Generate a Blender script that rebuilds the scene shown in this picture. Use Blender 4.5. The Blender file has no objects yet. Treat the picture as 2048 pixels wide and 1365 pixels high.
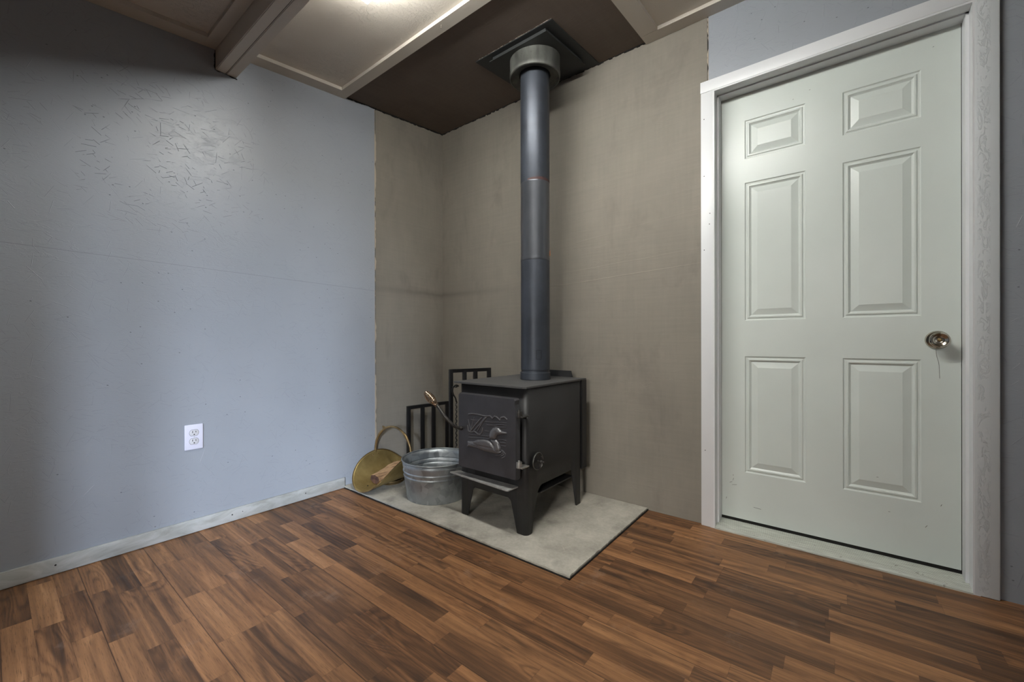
import bpy, bmesh, math, random
from math import sin, cos, pi, radians
from mathutils import Vector, Matrix
random.seed(7)
sc = bpy.context.scene
C = sc.collection

# ------------------------------------------------------------------ camera
CAM_H = 0.882
cam_d = bpy.data.cameras.new('camera'); cam = bpy.data.objects.new('camera', cam_d); C.objects.link(cam)
cam_d.sensor_width = 36.0; cam_d.lens = 830.525 / 2048 * 36.0; cam_d.clip_start = 0.02
yaw, pitch, roll = 0.667503, 1.5698423, -0.00189127
_c, _s = cos(roll), sin(roll)
Ry = Matrix(((_c, -_s, 0), (_s, _c, 0), (0, 0, 1)))
cam.matrix_world = Matrix.Translation((0, 0, CAM_H)) @ (Matrix.Rotation(yaw, 3, 'Z') @ Matrix.Rotation(pitch, 3, 'X') @ Ry).to_4x4()
sc.camera = cam

# ------------------------------------------------------------------ world, lights, exposure
w = bpy.data.worlds.new('world'); sc.world = w; w.use_nodes = True
w.node_tree.nodes['Background'].inputs[0].default_value = (0.62, 0.72, 0.9, 1)
w.node_tree.nodes['Background'].inputs[1].default_value = 0.02
def area(name, loc, target, sx, sy, power, col):
    l = bpy.data.lights.new(name, 'AREA'); l.shape = 'RECTANGLE'; l.size = sx; l.size_y = sy; l.energy = power; l.color = col
    o = bpy.data.objects.new(name, l); C.objects.link(o); o.location = loc
    o.rotation_euler = (Vector(target) - Vector(loc)).to_track_quat('-Z', 'Y').to_euler()
    return o
TUBE = 44.0                                    # emission of the ceiling fixture's lens
# daylight comes in obliquely through the first window in the front wall, from the sky outside it
area('window_daylight', (3.75, -4.5, 2.2), (-2.2, 1.1, 0.3), 0.5, 0.8, 1550, (0.74, 0.84, 1.0))
area('fill_lamp_low', (0.92, -4.7, 2.15), (-1.1, 2.1, 0.2), 0.7, 0.8, 150, (1.0, 0.96, 0.90))  # added unseen fill lamp, brightens the lower back wall and floor
sc.view_settings.view_transform = 'Standard'; sc.view_settings.look = 'None'
sc.view_settings.exposure = 0.72; sc.view_settings.gamma = 1.0; sc.view_settings.use_curve_mapping = False
sc.cycles.use_denoising = True
sc.cycles.max_bounces = 10; sc.cycles.diffuse_bounces = 6; sc.cycles.sample_clamp_indirect = 4
try: sc.cycles.denoising_prefilter = 'ACCURATE'
except Exception: pass

# ------------------------------------------------------------------ dimensions of the room
XL, YB = -2.345, 2.131                 # cement surfaces left and back
XLB = -2.340                           # blue painted board left
XR, YF = 2.1, -2.6
def ceil_z(y): return 2.438 - 0.1 * (2.131 - y)

# ------------------------------------------------------------------ node helpers
def hexs(r, g, b):
    f = lambda c: (c / 255 / 12.92) if c / 255 <= 0.04045 else ((c / 255 + 0.055) / 1.055) ** 2.4
    return (f(r), f(g), f(b), 1)
class N:
    def __init__(s, name):
        s.m = bpy.data.materials.new(name); s.m.use_nodes = True; s.t = s.m.node_tree
        s.b = s.t.nodes['Principled BSDF']; s.tc = s.t.nodes.new('ShaderNodeTexCoord')
        s.P = s.tc.outputs['Object']
    def n(s, typ, ins=None, **kw):
        o = s.t.nodes.new(typ)
        for k, v in kw.items(): setattr(o, k, v)
        for k, v in (ins or {}).items(): s.put(o.inputs[k], v)
        return o
    def put(s, sock, v):
        if isinstance(v, bpy.types.NodeSocket): s.t.links.new(v, sock)
        else: sock.default_value = v
    def math(s, op, a, b=0.0, c=None, clamp=False):
        o = s.t.nodes.new('ShaderNodeMath'); o.operation = op; o.use_clamp = clamp
        s.put(o.inputs[0], a); s.put(o.inputs[1], b)
        if c is not None: s.put(o.inputs[2], c)
        return o.outputs[0]
    def sep(s, v=None):
        o = s.n('ShaderNodeSeparateXYZ', {0: v or s.P}); return o.outputs[0], o.outputs[1], o.outputs[2]
    def comb(s, x, y, z=0.0): return s.n('ShaderNodeCombineXYZ', {0: x, 1: y, 2: z}).outputs[0]
    def map(s, scale=(1, 1, 1), rot=(0, 0, 0), loc=(0, 0, 0), v=None):
        return s.n('ShaderNodeMapping', {'Vector': v or s.P, 'Scale': scale, 'Rotation': rot, 'Location': loc}).outputs[0]
    def noise(s, v, scale=5.0, detail=4.0, rough=0.55, dist=0.0):
        return s.n('ShaderNodeTexNoise', {'Vector': v, 'Scale': scale, 'Detail': detail, 'Roughness': rough, 'Distortion': dist}).outputs[0]
    def ramp(s, f, stops, interp='LINEAR'):
        o = s.n('ShaderNodeValToRGB', {0: f}); cr = o.color_ramp; cr.interpolation = interp
        while len(cr.elements) < len(stops): cr.elements.new(0.5)
        for e, (p, c) in zip(cr.elements, stops):
            e.position = p; e.color = c if isinstance(c, tuple) else (c, c, c, 1)
        return o.outputs[0]
    def mix(s, f, a, b, mode='MIX'):
        o = s.n('ShaderNodeMix', data_type='RGBA', blend_type=mode)
        s.put(o.inputs[0], f); s.put(o.inputs[6], a); s.put(o.inputs[7], b); return o.outputs[2]
    def rng(s, f, a, b, c=0.0, d=1.0):
        return s.n('ShaderNodeMapRange', {0: f, 1: a, 2: b, 3: c, 4: d}).outputs[0]
    def bump(s, h, strength=0.3, dist=0.002, normal=None):
        i = {'Height': h, 'Strength': strength, 'Distance': dist}
        if normal is not None: i['Normal'] = normal
        return s.n('ShaderNodeBump', i).outputs[0]
    def out(s, col=None, rough=None, metal=None, normal=None, spec=None, coat=None):
        for k, v in (('Base Color', col), ('Roughness', rough), ('Metallic', metal), ('Normal', normal), ('Specular IOR Level', spec), ('Coat Weight', coat)):
            if v is not None: s.put(s.b.inputs[k], v)
        return s.m

def strokes(m, v, scale, ln, wd, base_ang, spread):
    """short straight scratches, one per voronoi cell"""
    vo = m.n('ShaderNodeTexVoronoi', {'Vector': v, 'Scale': scale, 'Randomness': 1.0}, voronoi_dimensions='2D')
    d = m.n('ShaderNodeVectorMath', {0: v, 1: vo.outputs['Position']}, operation='SUBTRACT').outputs[0]
    cr = m.n('ShaderNodeSeparateColor', {0: vo.outputs['Color']})
    ang = m.math('ADD', m.math('MULTIPLY', m.math('SUBTRACT', cr.outputs[0], 0.5), spread), base_ang)
    x, y, _ = m.sep(d)
    ca, sa = m.math('COSINE', ang), m.math('SINE', ang)
    u = m.math('ADD', m.math('MULTIPLY', x, ca), m.math('MULTIPLY', y, sa))
    t = m.math('SUBTRACT', m.math('MULTIPLY', y, ca), m.math('MULTIPLY', x, sa))
    L = m.math('MULTIPLY', cr.outputs[1], ln)
    iu = m.math('LESS_THAN', m.math('ABSOLUTE', u), L)
    it = m.rng(m.math('ABSOLUTE', t), 0.0, wd, 1.0, 0.0)
    return m.math('MULTIPLY', iu, it)

def mat_blue_wall(name, axis):
    m = N(name); x, y, z = m.sep(); h = y if axis == 'x' else x
    v2 = m.comb(h, z, 0.0)
    big = m.noise(m.map(v=v2), 1.3, 3)
    col = m.ramp(big, [(0.3, hexs(145, 150, 157)), (0.7, hexs(153, 158, 165))])
    fine = m.noise(m.map(scale=(60, 150, 1), v=v2), 1.0, 3, 0.6)
    chip = m.noise(m.map(scale=(14, 30, 1), rot=(0, 0, 0.25), v=v2), 1.0, 5, 0.62, 1.2)
    chips = m.ramp(chip, [(0.56, 0.0), (0.60, 1.0), (0.66, 0.1)])
    mask = m.rng(m.noise(m.map(v=v2), 2.3, 2), 0.42, 0.62)
    # patch of bare scratches around the old fixing marks
    dx = m.math('DIVIDE', m.math('SUBTRACT', h, 0.50), 0.42); dz = m.math('DIVIDE', m.math('SUBTRACT', z, 1.72), 0.36)
    patch = m.rng(m.math('ADD', m.math('MULTIPLY', dx, dx), m.math('MULTIPLY', dz, dz)), 0.1, 1.3, 1.0, 0.0)
    if axis != 'x': patch = 0.0
    s1 = strokes(m, v2, 30.0, 0.028, 0.0011, -0.35, 1.7)
    s2 = strokes(m, m.map(loc=(3.1, 1.7, 0), v=v2), 19.0, 0.035, 0.0011, 0.3, 2.6)
    sp = m.math('MULTIPLY', m.math('MAXIMUM', s1, s2), m.rng(m.noise(m.map(v=v2), 9.0, 2), 0.47, 0.55))
    scr = m.math('MULTIPLY', sp, m.math('ADD', m.math('MULTIPLY', patch, 0.85), 0.20))
    pits = m.n('ShaderNodeTexVoronoi', {'Vector': m.map(scale=(1, 1.6, 1), v=v2), 'Scale': 8.0}, voronoi_dimensions='2D').outputs[0]
    pit = m.math('MULTIPLY', m.rng(pits, 0.012, 0.030, 0.7, 0.0), m.math('GREATER_THAN', m.noise(m.map(v=v2), 2.9, 3), 0.53))
    # one horizontal board seam at about 1.22 m
    seam = m.rng(m.math('ABSOLUTE', m.math('SUBTRACT', z, m.math('ADD', 1.237, m.math('MULTIPLY', h, -0.022)))), 0.0, 0.0022, 1.0, 0.0) if axis == 'x' else 0.0
    dark = m.math('MAXIMUM', m.math('MAXIMUM', scr, pit), m.math('MULTIPLY', seam, 0.30) if axis == 'x' else 0.0)
    col = m.mix(dark, col, hexs(62, 66, 70))
    hgt = m.math('ADD', m.math('MULTIPLY', fine, 0.35), m.math('MULTIPLY', m.math('MULTIPLY', chips, mask), 0.35))
    hgt = m.math('SUBTRACT', hgt, m.math('MULTIPLY', dark, 0.9))
    hgt = m.math('ADD', hgt, m.math('MULTIPLY', s2, 0.5))
    rough = m.rng(fine, 0.3, 0.7, 0.34, 0.46)
    return m.out(col, rough, normal=m.bump(hgt, 0.6, 0.0020), spec=0.5)

def mat_cement(name, axis, c1=(121, 116, 107), c2=(135, 129, 119)):
    m = N(name); x, y, z = m.sep()
    v2 = {'x': m.comb(y, z, 0.0), 'y': m.comb(x, z, 0.0), 'z': m.comb(x, y, 0.0)}[axis]
    h = {'x': y, 'y': x, 'z': x}[axis]
    cloud = m.noise(m.map(scale=(1.6, 1.0, 1), v=v2), 2.2, 5, 0.6)
    brush = m.noise(m.map(scale=(3, 70, 1), v=v2), 1.0, 3, 0.6)
    brush2 = m.noise(m.map(scale=(60, 4, 1), v=v2), 1.0, 3, 0.6)
    f = m.math('ADD', m.math('MULTIPLY', cloud, 0.62), m.math('ADD', m.math('MULTIPLY', brush, 0.2), m.math('MULTIPLY', brush2, 0.18)))
    col = m.ramp(f, [(0.33, hexs(*c1)), (0.66, hexs(*c2))])
    hgt = m.math('ADD', m.math('MULTIPLY', brush, 0.5), m.math('MULTIPLY', brush2, 0.3))
    if axis in 'xy':
        wob = m.math('MULTIPLY', m.math('SUBTRACT', m.noise(m.map(scale=(5, 5, 1), v=v2), 1.0, 2), 0.5), 0.03)
        zz = m.math('ADD', z, wob)
        fall = m.rng(h, 1.5, 2.13, 0.35, 1.0) if axis == 'x' else m.rng(h, -2.34, -1.55, 1.0, 0.0)
        smud = m.rng(m.math('ABSOLUTE', m.math('SUBTRACT', zz, 1.222)), 0.004, 0.045, 1.0, 0.0)
        smud = m.math('MULTIPLY', m.math('MULTIPLY', smud, smud), fall)
        col = m.mix(m.math('MULTIPLY', smud, 0.42), col, hexs(78, 70, 66))
        if axis == 'y':   # trowel ridges running up to the right
            for z0, k, st in ((1.19, 0.056, 0.9), (1.262, 0.055, 0.5), (1.40, 0.10, 0.3)):
                ln = m.math('ADD', z0, m.math('MULTIPLY', m.math('ADD', h, 1.7), k))
                r = m.rng(m.math('ABSOLUTE', m.math('SUBTRACT', m.math('ADD', z, m.math('MULTIPLY', wob, 0.4)), ln)), 0.0, 0.004, 1.0, 0.0)
                r = m.math('MULTIPLY', r, m.rng(h, -1.75, -1.2, 0.0, st))
                hgt = m.math('ADD', hgt, r)
                col = m.mix(m.math('MULTIPLY', r, 0.13), col, hexs(170, 160, 148))
        # soft darker handling marks
        st = m.ramp(m.noise(m.map(scale=(2.4, 1.2, 1), loc=(4, 2, 0), v=v2), 1.6, 4, 0.65, 0.4), [(0.56, 0.0), (0.72, 0.34)])
        col = m.mix(st, col, hexs(92, 84, 77))
    ridge = m.ramp(m.noise(m.map(scale=(2, 9, 1), rot=(0, 0, 0.2), v=v2), 2.0, 3, 0.5, 1.5), [(0.60, 0.0), (0.625, 1.0), (0.65, 0.0)])
    hgt = m.math('ADD', hgt, m.math('MULTIPLY', ridge, 0.3))
    return m.out(col, 0.75, normal=m.bump(hgt, 0.35, 0.0022), spec=0.35)

def mat_floor():
    m = N('walnut_laminate'); x, y, z = m.sep()
    W = 0.0648
    ry = m.math('DIVIDE', m.math('SUBTRACT', y, 0.6085 - W * 30), W)
    row = m.math('FLOOR', ry); fy = m.math('SUBTRACT', ry, row)
    wr = m.n('ShaderNodeTexWhiteNoise', {'W': row}, noise_dimensions='1D')
    rr = wr.outputs[0]
    xs = m.math('ADD', m.math('DIVIDE', x, m.math('ADD', 0.30, m.math('MULTIPLY', rr, 0.16))), m.math('MULTIPLY', rr, 37.3))
    colx = m.math('FLOOR', xs); fx = m.math('SUBTRACT', xs, colx)
    wc = m.n('ShaderNodeTexWhiteNoise', {'Vector': m.comb(row, colx, 0.0)}, noise_dimensions='2D')
    r = m.n('ShaderNodeSeparateColor', {0: wc.outputs['Color']})
    r1, r2, r3 = r.outputs[0], r.outputs[1], r.outputs[2]
    gx = m.math('ADD', x, m.math('MULTIPLY', r2, 61.0)); gy = m.math('ADD', y, m.math('MULTIPLY', r3, 43.0))
    # long cathedral figures: contour lines of a stretched height field, thin and dark
    warp = m.noise(m.comb(m.math('MULTIPLY', gx, 1.5), m.math('MULTIPLY', gy, 9.0), m.math('MULTIPLY', r1, 9.0)), 1.0, 1.5, 0.4, 0.9)
    rings = m.rng(m.math('SINE', m.math('MULTIPLY', warp, m.math('ADD', 60.0, m.math('MULTIPLY', r2, 50.0)))), -1.0, 1.0)
    rings = m.math('POWER', rings, 2.2)
    fig = m.rng(m.noise(m.comb(m.math('MULTIPLY', gx, 1.2), m.math('MULTIPLY', gy, 5.0), 2.0), 1.0, 2), 0.40, 0.58)
    streak = m.noise(m.comb(m.math('MULTIPLY', gx, 2.6), m.math('MULTIPLY', gy, 120.0), 0.0), 1.0, 4, 0.62)
    pores = m.noise(m.comb(m.math('MULTIPLY', gx, 22.0), m.math('MULTIPLY', gy, 420.0), 0.0), 1.0, 2, 0.6)
    broad = m.noise(m.comb(m.math('MULTIPLY', gx, 1.4), m.math('MULTIPLY', gy, 26.0), 4.0), 1.0, 3, 0.55, 0.7)
    tone = m.math('ADD', m.math('MULTIPLY', r1, 0.34), m.math('MULTIPLY', m.rng(broad, 0.30, 0.70), 0.44))
    tone = m.math('SUBTRACT', tone, m.math('MULTIPLY', m.math('MULTIPLY', rings, fig), 0.17))
    tone = m.math('ADD', tone, m.math('MULTIPLY', m.math('SUBTRACT', streak, 0.5), 0.55))
    tone = m.math('ADD', tone, 0.06)
    col = m.ramp(tone, [(0.06, hexs(66, 48, 36)), (0.28, hexs(98, 70, 48)), (0.48, hexs(130, 93, 63)), (0.70, hexs(158, 115, 78)), (0.95, hexs(190, 145, 104))])
    col = m.mix(m.math('MULTIPLY', r3, 0.35), col, m.mix(1.0, col, hexs(215, 200, 190), 'MULTIPLY'))
    pd = m.ramp(pores, [(0.30, 0.5), (0.45, 0.0)])
    col = m.mix(pd, col, hexs(52, 34, 25))
    # joints between strips, board joints every third strip
    ey = m.math('MINIMUM', fy, m.math('SUBTRACT', 1.0, fy)); ex = m.math('MINIMUM', fx, m.math('SUBTRACT', 1.0, fx))
    j = m.math('MAXIMUM', m.rng(ey, 0.0, 0.022, 0.55, 0.0), m.rng(ex, 0.0, 0.0035, 0.6, 0.0))
    third = m.math('LESS_THAN', m.math('ABSOLUTE', m.math('SUBTRACT', m.math('MODULO', m.math('ADD', ry, 300.0), 3.0), 1.5)), 10.0)
    m3 = m.math('MODULO', m.math('ADD', ry, 300.0), 3.0)
    e3 = m.math('MINIMUM', m3, m.math('SUBTRACT', 3.0, m3))
    j3 = m.rng(e3, 0.0, 0.03, 0.9, 0.0)
    col = m.mix(m.math('MAXIMUM', m.math('MULTIPLY', j, 0.55), j3), col, hexs(38, 24, 18))
    scuff = m.ramp(m.noise(m.map(scale=(3, 3, 1)), 2.0, 6, 0.7), [(0.60, 0.0), (0.75, 0.18)])
    col = m.mix(scuff, col, hexs(176, 160, 148))
    hg = m.math('SUBTRACT', m.math('MULTIPLY', streak, 0.25), j3)
    return m.out(col, m.rng(streak, 0.3, 0.7, 0.40, 0.52), normal=m.bump(hg, 0.25, 0.0012), spec=0.35)

def mat_paint(name, rgb, rough=0.4, bumps=0.25, scale=90.0, spec=0.5, dirt=0.0, ridged=False):
    m = N(name); big = m.noise(m.map(), 3.0, 3)
    a = hexs(*rgb); b = hexs(*[max(0, c - 7) for c in rgb])
    col = m.ramp(big, [(0.3, a), (0.7, b)])
    if dirt:
        d = m.ramp(m.noise(m.map(scale=(1, 1, 1)), 34.0, 4, 0.7), [(0.66, 0.0), (0.72, dirt)])
        col = m.mix(d, col, hexs(88, 80, 70))
    h = m.noise(m.map(scale=(1, 1, 1)), scale, 3, 0.6)
    if ridged:
        r = m.ramp(m.noise(m.map(scale=(1, 1, 0.35)), 60.0, 4, 0.6, 1.5), [(0.50, 0.0), (0.56, 1.0), (0.6, 0.0)])
        xx, _, _ = m.sep()
        h = m.math('ADD', m.math('MULTIPLY', h, 0.4), m.math('MULTIPLY', r, m.rng(m.math('ABSOLUTE', m.math('SUBTRACT', xx, 0.388)), 0.010, 0.018, 1.4, 0.0)))
    return m.out(col, rough, normal=m.bump(h, bumps, 0.0012), spec=spec)

def mat_ceiling():
    m = N('textured_ceiling_paint'); x, y, z = m.sep(); v = m.comb(x, y, 0.0)
    col = m.ramp(m.noise(v, 1.8, 3), [(0.3, hexs(190, 182, 171)), (0.7, hexs(201, 193, 181))])
    r = m.ramp(m.noise(m.map(scale=(1.6, 1, 1), rot=(0, 0, 0.5), v=v), 17.0, 5, 0.6, 1.6), [(0.49, 0.0), (0.515, 1.0), (0.54, 0.0)])
    r = m.math('MULTIPLY', r, m.rng(m.noise(v, 4.0, 2), 0.45, 0.6))
    h = m.math('ADD', r, m.math('MULTIPLY', m.noise(v, 120.0, 3), 0.5))
    return m.out(col, 0.42, normal=m.bump(h, 0.7, 0.0024), spec=0.5)

def mat_metal(name, rgb, rough, metal=1.0, var=0.12, scale=8.0, bumps=0.12, rough2=None, stretch=(1, 1, 1), spot=None, detail=5):
    m = N(name); n1 = m.noise(m.map(scale=stretch), scale, detail, 0.6)
    a = hexs(*rgb); b = tuple(c * (1 - var * 3) if i < 3 else 1 for i, c in enumerate(a))
    col = m.ramp(n1, [(0.35, b), (0.65, a)])
    if spot:
        d = m.ramp(m.noise(m.map(), 46.0, 4, 0.7), [(0.63, 0.0), (0.70, 0.6)])
        col = m.mix(d, col, hexs(*spot))
    rr = m.rng(n1, 0.3, 0.7, rough, rough2 or rough)
    return m.out(col, rr, metal, m.bump(m.noise(m.map(), 160.0, 3), bumps, 0.001))

M = {}
M['blue_x'] = mat_blue_wall('blue_grey_painted_board', 'x')
M['blue_y'] = mat_blue_wall('blue_grey_painted_board_b', 'y')
M['cem_x'] = mat_cement('cement_board_left', 'x')
M['cem_y'] = mat_cement('cement_board_back', 'y')
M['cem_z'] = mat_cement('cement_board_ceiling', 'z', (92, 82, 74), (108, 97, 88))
M['floor'] = mat_floor()
M['ceil'] = mat_ceiling()
M['ceil_trim'] = mat_paint('ceiling_trim_paint', (196, 189, 178), 0.42, 0.3, 60, 0.5)
M['casing'] = mat_paint('white_casing_paint', (224, 226, 228), 0.36, 0.15, 70)
M['casing_rough'] = mat_paint('rough_white_casing_paint', (212, 216, 218), 0.36, 0.7, 70, ridged=True)
M['door'] = mat_paint('pale_green_white_door_paint', (212, 219, 214), 0.33, 0.12, 160, 0.5)
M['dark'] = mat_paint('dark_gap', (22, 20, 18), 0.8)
M['chip'] = mat_paint('chipped_board_edge', (178, 165, 148), 0.8, 0.5, 200)
M['outlet'] = mat_paint('white_plastic', (218, 218, 232), 0.28, 0.02)
M['outlet2'] = mat_paint('ivory_plastic', (206, 205, 208), 0.3, 0.02)
# baseboard: marbled white
m = N('marbled_white_baseboard')
cl = m.noise(m.map(scale=(1, 1, 3)), 7.0, 5, 0.6, 0.8)
M['baseboard'] = m.out(m.ramp(cl, [(0.35, hexs(154, 155, 150)), (0.6, hexs(182, 184, 182))]), 0.35)
# hearth
m = N('grey_cement_hearth'); x, y, z = m.sep()
cl = m.noise(m.map(), 5.0, 6, 0.65); fi = m.noise(m.map(), 70.0, 4, 0.6)
col = m.ramp(m.math('ADD', m.math('MULTIPLY', cl, 0.75), m.math('MULTIPLY', fi, 0.25)), [(0.34, hexs(150, 146, 136)), (0.62, hexs(188, 184, 172))])
st = strokes(m, m.comb(x, y, 0.0), 11.0, 0.03, 0.0025, 0.2, 3.0)
st = m.math('MULTIPLY', st, m.rng(m.noise(m.map(), 6.0, 2), 0.5, 0.6))
col = m.mix(m.math('MULTIPLY', st, 0.6), col, hexs(200, 194, 180))
sp = m.rng(m.n('ShaderNodeTexVoronoi', {'Vector': m.map(), 'Scale': 14.0}).outputs[0], 0.02, 0.05, 0.7, 0.0)
col = m.mix(sp, col, hexs(206, 202, 190))
soot = m.ramp(m.noise(m.map(), 7.0, 4, 0.6), [(0.55, 0.0), (0.75, 0.45)])
col = m.mix(soot, col, hexs(84, 80, 74))
M['hearth'] = m.out(col, 0.8, normal=m.bump(m.math('ADD', fi, st), 0.5, 0.0015), spec=0.3)
# painted / cast irons
M['stove'] = mat_metal('black_stove_paint', (54, 54, 55), 0.42, 0.35, 0.12, 6.0, 0.2, 0.60)
M['stove_top'] = mat_metal('dusty_black_plate', (86, 86, 86), 0.55, 0.2, 0.1, 12.0, 0.25, 0.7, spot=(120, 118, 112))
M['shelf'] = mat_metal('ash_dusted_plate', (160, 160, 158), 0.5, 0.0, 0.12, 26.0, 0.3, 0.7, spot=(60, 58, 56))
M['stove_door'] = mat_metal('cast_iron', (74, 74, 78), 0.42, 0.4, 0.08, 12.0, 0.25, 0.52)
M['relief'] = mat_metal('cast_iron_relief', (112, 112, 114), 0.36, 0.5, 0.05, 30.0, 0.1, 0.45)
M['pipe'] = mat_metal('blued_stove_pipe', (72, 77, 86), 0.40, 0.5, 0.12, 5.0, 0.08, 0.52, spot=None)
M['pipe_shiny'] = mat_metal('burnished_stove_pipe', (92, 95, 101), 0.30, 0.6, 0.10, 7.0, 0.06, 0.36, stretch=(1, 1, 0.4))
M['collar'] = mat_metal('galvanised_collar', (112, 113, 108), 0.45, 0.6, 0.16, 9.0, 0.15, 0.6, stretch=(2, 2, .6), spot=(60, 58, 54))
M['flash'] = mat_metal('dark_flashing', (54, 56, 56), 0.5, 0.3, 0.08, 6.0, 0.1, 0.6)
M['bolt'] = mat_metal('worn_steel', (170, 168, 164), 0.4, 0.8, 0.12, 40.0, 0.1, 0.5)
M['rod'] = mat_metal('dark_rod', (70, 68, 66), 0.35, 0.5, 0.1, 30.0, 0.1)
M['spring'] = mat_metal('bright_spring', (222, 196, 168), 0.2, 1.0, 0.05, 30.0, 0.0)
M['nickel'] = mat_metal('satin_nickel', (196, 190, 176), 0.18, 1.0, 0.05, 6.0, 0.0)
M['iron'] = mat_metal('black_enamel_bar', (20, 20, 22), 0.4, 0.0, 0.05, 20.0, 0.1)
M['alu'] = mat_metal('worn_threshold', (208, 212, 204), 0.42, 0.1, 0.12, 7.0, 0.2, 0.6, stretch=(2, 40, 40), spot=(96, 84, 70))
M['copper'] = mat_paint('copper_tab', (176, 112, 66), 0.5)
M['rust'] = mat_paint('rust_ring', (70, 46, 44), 0.7)
# galvanised bucket
m = N('galvanised_steel')
vo = m.n('ShaderNodeTexVoronoi', {'Vector': m.map(scale=(1, 1, 0.8)), 'Scale': 34.0}); vs = m.n('ShaderNodeSeparateColor', {0: vo.outputs['Color']})
cl = m.noise(m.map(), 9.0, 4)
f = m.math('ADD', m.math('MULTIPLY', vs.outputs[0], 0.35), m.math('MULTIPLY', cl, 0.65))
M['galv'] = m.out(m.ramp(f, [(0.25, hexs(138, 144, 148)), (0.7, hexs(180, 186, 190))]), m.rng(f, 0.2, 0.8, 0.34, 0.52), 0.75, m.bump(cl, 0.1, 0.001))
# brass
m = N('dull_brass')
cl = m.noise(m.map(), 7.0, 5, 0.6); f = m.noise(m.map(), 60.0, 3)
M['brass'] = m.out(m.ramp(cl, [(0.35, hexs(150, 128, 78)), (0.65, hexs(184, 162, 108))]), m.rng(f, 0.3, 0.7, 0.40, 0.52), 0.75)
m = N('dark_brass'); cl = m.noise(m.map(), 14.0, 4)
M['brass_dark'] = m.out(m.ramp(cl, [(0.35, hexs(112, 92, 62)), (0.65, hexs(172, 148, 106))]), 0.34, 0.85)
# split wood
m = N('split_firewood'); x, y, z = m.sep()
gr = m.noise(m.map(scale=(60, 8, 60), rot=(0, 0, 0.36)), 1.0, 4, 0.65)
M['wood'] = m.out(m.ramp(gr, [(0.3, hexs(104, 76, 54)), (0.5, hexs(168, 134, 98)), (0.7, hexs(196, 162, 122))]), 0.8, normal=m.bump(gr, 0.8, 0.004))
m = N('wood_end'); gr = m.noise(m.map(), 40.0, 4)
M['wood_end'] = m.out(m.ramp(gr, [(0.35, hexs(58, 40, 34)), (0.7, hexs(112, 80, 62))]), 0.8)
m = N('fixture_lens'); m.put(m.b.inputs['Base Color'], (0.9, 0.9, 0.88, 1)); m.put(m.b.inputs['Emission Color'], (1.0, 1.0, 0.96, 1)); m.put(m.b.inputs['Emission Strength'], TUBE)
M['lens'] = m.m

# ------------------------------------------------------------------ object helpers
WP = {}
def finish(bm, ang=35):
    bmesh.ops.recalc_face_normals(bm, faces=bm.faces[:])
    for f in bm.faces: f.smooth = True
    for e in bm.edges:
        if len(e.link_faces) == 2 and e.calc_face_angle(0) > radians(ang): e.smooth = False
def obj(name, bm, mat, parent=None, loc=None, recalc=True):
    org = WP[parent.name] if parent is not None else Vector(loc or (0, 0, 0))
    if recalc: finish(bm)
    bmesh.ops.translate(bm, verts=bm.verts[:], vec=-org)
    me = bpy.data.meshes.new(name); bm.to_mesh(me); bm.free()
    for mt in (mat if isinstance(mat, (list, tuple)) else [mat]): me.materials.append(M[mt])
    o = bpy.data.objects.new(name, me); C.objects.link(o)
    if parent is not None: o.parent = parent
    else: o.location = org
    WP[o.name] = org.copy()
    return o
def tag(o, label, cat, group=None):
    o['label'] = label; o['category'] = cat
    if group: o['group'] = group
    return o
def thing(name, label, cat, loc, group=None):
    o = bpy.data.objects.new(name, None); C.objects.link(o); o.location = loc; o.empty_display_size = 0.05
    WP[o.name] = Vector(loc); return tag(o, label, cat, group)
def struct(o): o['kind'] = 'structure'; return o
def B(): return bmesh.new()
def box(bm, x0, x1, y0, y1, z0, z1, bev=0.0, M4=None, seg=2):
    vs = [bm.verts.new((x, y, z)) for x in (x0, x1) for y in (y0, y1) for z in (z0, z1)]
    fs = [bm.faces.new([vs[i] for i in q]) for q in ((0, 1, 3, 2), (4, 6, 7, 5), (0, 4, 5, 1), (2, 3, 7, 6), (0, 2, 6, 4), (1, 5, 7, 3))]
    nv = vs
    if bev > 0:
        es = list({e for f in fs for e in f.edges})
        r = bmesh.ops.bevel(bm, geom=es, offset=bev, segments=seg, affect='EDGES', profile=0.5)
        nv = list({v for f in r['faces'] for v in f.verts} | {v for v in vs if v.is_valid})
    if M4 is not None: bmesh.ops.transform(bm, matrix=M4, verts=[v for v in nv if v.is_valid])
    return nv
def quad(bm, pts): return bm.faces.new([bm.verts.new(p) for p in pts])
def tube(bm, pts, r, n=12, caps=True, closed=False, square=False):
    pts = [Vector(p) for p in pts]; rs = r if isinstance(r, (list, tuple)) else [r] * len(pts)
    rings = []; up = None; L = len(pts)
    for i, p in enumerate(pts):
        if closed: t = pts[(i + 1) % L] - pts[i - 1]
        else: t = pts[min(i + 1, L - 1)] - pts[max(i - 1, 0)]
        t.normalize()
        if up is None: up = Vector((0, 0, 1)) if abs(t.z) < 0.9 else Vector((0, 1, 0))
        up = (up - t * up.dot(t)).normalized(); sd = t.cross(up)
        rings.append([bm.verts.new(p + (up * sin(2 * pi * k / n + (pi / 4 if square else 0)) + sd * cos(2 * pi * k / n + (pi / 4 if square else 0))) * rs[i]) for k in range(n)])
    m_ = L if closed else L - 1
    for i in range(m_):
        a, b = rings[i], rings[(i + 1) % L]
        for k in range(n): bm.faces.new((a[k], a[(k + 1) % n], b[(k + 1) % n], b[k]))
    if caps and not closed:
        bm.faces.new(rings[0][::-1]); bm.faces.new(rings[-1])
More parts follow.
